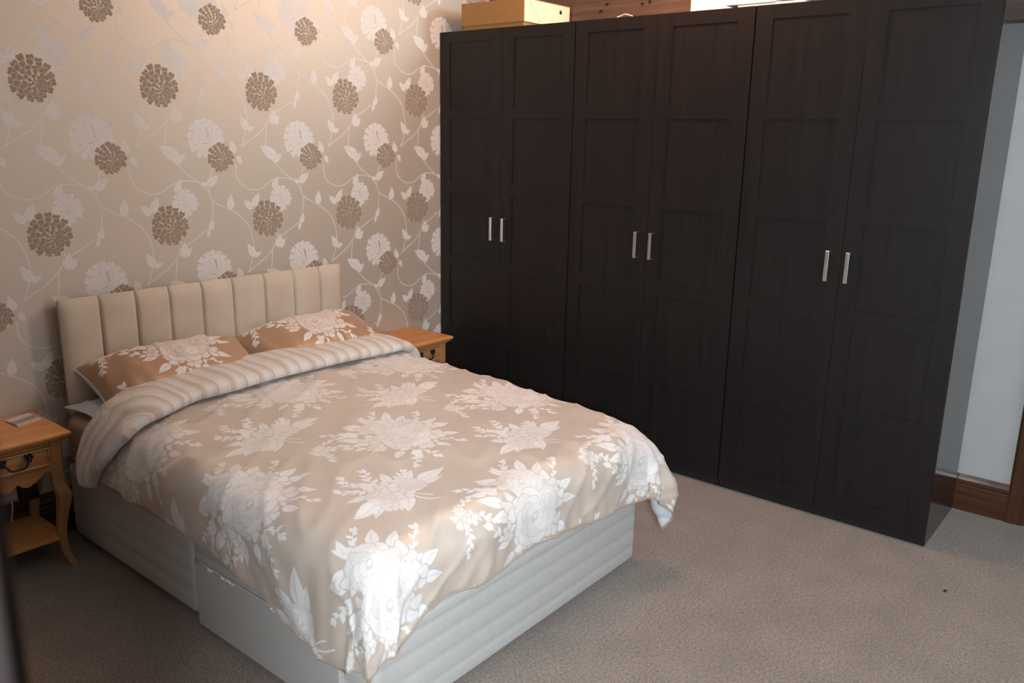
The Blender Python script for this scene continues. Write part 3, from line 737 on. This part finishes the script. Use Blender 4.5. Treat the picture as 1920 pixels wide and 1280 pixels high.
# ------------------------------------------------------------------ nightstands
NZ = .588
def make_nightstand():
    x0, x1, y0, y1 = -2.905, -2.492, -.365, -.006          # top slab
    N_ = thing('nightstand', ((x0 + x1) / 2, (y0 + y1) / 2, 0), 'x', 'nightstand', 'oak nightstands with curved legs beside the bed')
    # moulded top: stacked ogee rings
    rings = [(.030, -.045), (.026, -.040), (.012, -.030), (.008, -.022), (.002, -.018), (0, -.012), (.001, -.006), (.006, -.001), (.012, 0)]
    V = []; F = []
    for ins, dz in rings:
        a0, a1, b0, b1 = x0 + ins, x1 - ins, y0 + ins, y1 - ins * .4
        V += [(a0, b0, NZ + dz), (a1, b0, NZ + dz), (a1, b1, NZ + dz), (a0, b1, NZ + dz)]
    for i in range(len(rings) - 1):
        for k in range(4): F.append((i * 4 + k, i * 4 + (k + 1) % 4, (i + 1) * 4 + (k + 1) % 4, (i + 1) * 4 + k))
    F.append((3, 2, 1, 0)); e = (len(rings) - 1) * 4; F.append((e, e + 1, e + 2, e + 3))
    mesh('top', V, F, M['oak_x'], N_)
    bx0, bx1, by0, by1 = x0 + .035, x1 - .035, y0 + .030, y1 - .012   # carcase
    zt = NZ - .044; pw = .042
    # four cabriole legs
    prof = [(zt, 0, .021), (.385, 0, .021), (.36, .004, .023), (.335, .014, .026), (.315, .020, .026), (.28, .017, .023), (.23, .006, .019), (.17, -.004, .0165), (.12, -.006, .0155), (.07, .000, .0150), (.035, .011, .0145), (.012, .022, .0150), (.0, .028, .0150)]
    for sx in (-1, 1):
        for sy in (-1, 1):
            cx = (bx1 - .021) if sx > 0 else (bx0 + .021); cy = (by0 + .021) if sy < 0 else (by1 - .021)
            kx = sx * .8; ky = -.45 if sy < 0 else 0.1
            V = []; F = []
            pr = smooth([(z, o, h) for z, o, h in prof], 3); pr = [tuple(q) for q in pr]
            for z, o, h in pr:
                ox, oy = cx + kx * o, cy + ky * o; c_ = h * .82
                V += [(ox - h, oy - c_, z), (ox - c_, oy - h, z), (ox + c_, oy - h, z), (ox + h, oy - c_, z), (ox + h, oy + c_, z), (ox + c_, oy + h, z), (ox - c_, oy + h, z), (ox - h, oy + c_, z)]
            for i in range(len(pr) - 1):
                for k in range(8): F.append((i * 8 + k, i * 8 + (k + 1) % 8, (i + 1) * 8 + (k + 1) % 8, (i + 1) * 8 + k))
            F.append(tuple(range(8))); F.append(tuple(len(pr) * 8 - 8 + k for k in range(8))[::-1])
            bm = bmesh.new(); vs = [bm.verts.new(v) for v in V]
            for f in F: bm.faces.new([vs[t] for t in f])
            bm_obj('leg', bm, M['oak_z'], N_)
    # front apron with a scalloped lower edge; plain side and back rails
    ax0, ax1 = bx0 + pw, bx1 - pw; cxm = (ax0 + ax1) / 2; hwid = (ax1 - ax0) / 2
    def low(t):   # t 0 at centre .. 1 at leg
        return float(np.interp(t, [0, .05, .14, .30, .45, .60, .68, .76, .84, .92, 1.0], [.407, .401, .390, .385, .393, .407, .411, .425, .433, .426, .408]))
    def scallop(name, fy, ty, ztop_, mat):
        n = 48; V = []; F = []
        for yy in (fy, ty):
            for i in range(n + 1):
                x = ax0 + (ax1 - ax0) * i / n; V.append((x, yy, low(abs(x - cxm) / hwid)))
            for i in range(n + 1): V.append((ax0 + (ax1 - ax0) * i / n, yy, ztop_))
        s = 2 * (n + 1)
        for i in range(n):
            F += [(i, i + 1, n + 2 + i, n + 1 + i), (s + i, s + n + 1 + i, s + n + 2 + i, s + i + 1), (i, s + i, s + i + 1, i + 1), (n + 1 + i, n + 2 + i, s + n + 2 + i, s + n + 1 + i)]
        bm = bmesh.new(); vs = [bm.verts.new(v) for v in V]
        for f in F: bm.faces.new([vs[t] for t in f])
        return bm_obj(name, bm, mat, N_)
    scallop('apron', by0 + .004, by0 + .022, .453, M['oak_f'])
    box('side_panel', (bx1 - .022, bx1 - .006), (by0 + pw, by1 - pw), (.405, zt), M['oak_z'], N_)
    box('side_panel', (bx0 + .006, bx0 + .022), (by0 + pw, by1 - pw), (.405, zt), M['oak_z'], N_)
    box('back_panel', (ax0, ax1), (by1 - .020, by1 - .006), (.42, zt), M['oak_f'], N_)
    box('rail', (ax0, ax1), (by0 + .004, by0 + .022), (zt - .010, zt), M['oak_f'], N_, .001)
    # drawer: raised field inside a grooved border, bail handle
    z0, z1 = .456, zt - .012
    d = box('drawer', (ax0 + .002, ax1 - .002), (by0 - .001, by0 + .24), (z0, z1), M['oak_f'], N_, .002)
    fr = boxes('moulding', [((ax0 + .002, ax1 - .002), (by0 - .006, by0 + .002), (z1 - .008, z1)), ((ax0 + .002, ax1 - .002), (by0 - .006, by0 + .002), (z0, z0 + .008)),
                            ((ax0 + .002, ax0 + .010), (by0 - .006, by0 + .002), (z0 + .008, z1 - .008)), ((ax1 - .010, ax1 - .002), (by0 - .006, by0 + .002), (z0 + .008, z1 - .008))], M['oak_f'], d, .002)
    yh = by0 - .014; zc = .512; hs = .046
    bail = smooth([(cxm - hs, yh, zc), (cxm - hs + .006, yh - .012, zc - .012), (cxm - hs * .55, yh - .016, zc - .030), (cxm, yh - .016, zc - .033), (cxm + hs * .55, yh - .016, zc - .030), (cxm + hs - .006, yh - .012, zc - .012), (cxm + hs, yh, zc)], 5)
    Vh, Fh = tube_geo([tuple(b) for b in bail], .0042, 8)
    for sx in (-1, 1):     # four-lobed rosettes
        for ddx, ddz, rr in ((0, 0, .009), (.011, .003, .007), (-.006, .009, .006), (.004, -.011, .006), (.007, .012, .005)):
            a = [(cxm + sx * (hs + ddx), by0 - .002, zc + ddz), (cxm + sx * (hs + ddx), yh - .004, zc + ddz)]
            v2, f2 = tube_geo(a, rr, 9); o_ = len(Vh); Vh += v2; Fh += [tuple(t + o_ for t in f) for f in f2]
    tag(mesh('handle', Vh, Fh, M['iron'], d, True), 'black iron drop handle')
    # lower shelf
    box('shelf', (bx0 + .012, bx1 - .012), (by0 + .014, by1 - .004), (.118, .136), M['oak_x'], N_, .003)
    return N_
ns = make_nightstand(); ns['label'] = 'oak nightstand left of the bed with a picture tile on its top'
n2 = copy_tree(ns); n2.location.x += 2.492 - .262; n2['label'] = 'oak nightstand between the bed and the wardrobe, mostly hidden by the duvet'
# picture tile on the left nightstand
V = [(-2.625, -.070, NZ), (-2.618, -.175, NZ), (-2.518, -.145, NZ), (-2.524, -.037, NZ)]
V = V + [(a, b, NZ + .006) for a, b, _ in V]
tag(mesh('picture_tile', V, [(3, 2, 1, 0), (4, 5, 6, 7), (0, 1, 5, 4), (1, 2, 6, 5), (2, 3, 7, 6), (3, 0, 4, 7)], M['tile'], None, False, [(0, 1), (0, 0), (1, 0), (1, 1)] * 2, (-2.572, -.11, NZ)),
    'small square tile with a pale seaside picture on the left nightstand', 'tile')

# ------------------------------------------------------------------ sockets and cables on the wallpapered wall
so = thing('wall_socket', (-2.335, 0, .385), 'white socket with a plugged-in white lead low between bed and nightstand', 'socket')
box('faceplate', (-2.395, -2.30, ), (-.012, -.0005), (.345, .425), M['plastic'], so, .004, 3); box('plug', (-2.345, -2.305), (-.042, -.012), (.365, .41), M['plastic'], so, .006, 3)
s2 = thing('wall_socket', (-2.615, 0, .255), 'white socket just above the skirting behind the left nightstand', 'socket')
box('faceplate', (-2.69, -2.52), (-.012, -.0005), (.215, .300), M['plastic'], s2, .004, 3); box('plug', (-2.662, -2.61), (-.045, -.012), (.232, .280), M['plastic'], s2, .006, 3)
tag(box('power_adapter', (-2.60, -2.53), (-.062, -.013), (.215, .285), M['black_p'], None, .006, 3, (-2.565, -.037, .215)), 'black power adapter plugged in behind the left nightstand', 'adapter')
tag(tube('cable', [(-2.635, -.046, .232), (-2.638, -.055, .205), (-2.642, -.045, .16), (-2.648, -.032, .10), (-2.66, -.030, .03), (-2.68, -.032, .005)], .0035, M['plastic'], None, 7, (-2.64, -.03, .1)), 'white cable hanging from the plug behind the left nightstand', 'cable')
tag(tube('cable', [(-2.318, -.030, .408), (-2.316, -.028, .46), (-2.314, -.022, .53), (-2.312, -.020, .58)], .003, M['plastic'], None, 7, (-2.316, -.03, .5)), 'straight white cable dropping from behind the headboard to a socket', 'cable')
tag(tube('cable', [(-2.300, -.016, .55), (-2.335, -.012, .505), (-2.40, -.012, .455), (-2.44, -.014, .40), (-2.45, -.016, .33), (-2.42, -.015, .28), (-2.34, -.014, .30), (-2.28, -.014, .34)], .0028, M['plastic'], None, 7, (-2.4, -.014, .4)), 'looped white cable running from the headboard behind the left nightstand', 'cable')

# ------------------------------------------------------------------ on the wardrobe
bx = thing('cardboard_box', (.22, -.41, 2.361), 'shallow brown cardboard box with a lid on top of the wardrobe', 'box')
boxes('tray', [((.018, .436), (-.632, -.182), (2.3605, 2.368)), ((.018, .022), (-.632, -.182), (2.368, 2.44)), ((.432, .436), (-.632, -.182), (2.368, 2.44)), ((.022, .432), (-.632, -.628), (2.368, 2.44)), ((.022, .432), (-.186, -.182), (2.368, 2.44))], M['card'], bx, 0)
def lid():
    bm = bmesh.new(); z0, z1 = 2.384, 2.507
    bbox(bm, (.010, .444), (-.642, -.172), (z1 - .004, z1)); bbox(bm, (.010, .0145), (-.642, -.172), (z0, z1 - .004)); bbox(bm, (.4395, .444), (-.642, -.172), (z0, z1 - .004))
    bbox(bm, (.0145, .4395), (-.1765, -.172), (z0, z1 - .004)); return bm_obj('lid', bm, M['card'], bx)
ld = lid(); tag(box('end_flap', (.0148, .4392), (-.642, -.6375), (2.384, 2.5028), M['card_lit_pale'], ld, 0), 'end flap of the lid, paled by painted-in skylight')
V, F = tube_geo([(.352, -.6405, 2.466), (.352, -.6428, 2.466)], .012, 18); tag(mesh('hand_hole', V, F, M['hole'], ld), 'round dark finger hole')
for k in range(9):      # perforated fold line
    a, b = Vector((.045, -.6424, 2.503)), Vector((.165, -.6424, 2.39)); p = a.lerp(b, k / 9); q = a.lerp(b, (k + .5) / 9)
    V, F = tube_geo([p, q], .0012, 5); mesh('perforation', V, F, M['hole'], ld)
pp = thing('paper_stack', (.1, -2.0, 2.361), 'loose white papers lying on top of the middle wardrobe unit', 'papers')
for k, (a, b, c, d) in enumerate([(.03, .30, -2.22, -1.90), (.025, .24, -2.08, -1.84), (.04, .33, -2.31, -2.02)]):
    bm = bmesh.new(); bbox(bm, (a, b), (c, d), (2.3605 + .0125 * k, 2.372 + .0125 * k), .001, 1); bm_obj('sheet', bm, M['paper'], pp)
tag(tube('string', [(.03, -1.24, 2.364), (.04, -1.26, 2.372), (.035, -1.285, 2.376), (.04, -1.31, 2.370), (.03, -1.33, 2.364)], .003, M['card_lit_pale'], None, 6, (.035, -1.285, 2.361)), 'scrap of pale string on the wardrobe top', 'string')
# crumb on the carpet
bm = bmesh.new(); bmesh.ops.create_icosphere(bm, subdivisions=2, radius=1)
for v in bm.verts: v.co = Vector((v.co.x * .010, v.co.y * .006, v.co.z * .004)) * (1 + .4 * noise.noise(v.co * 2)) + Vector((-.335, -3.175, .004))
tag(bm_obj('crumb', bm, M['caster'], None, (-.335, -3.175, 0)), 'tiny dark crumb on the carpet in front of the wardrobe', 'crumb')
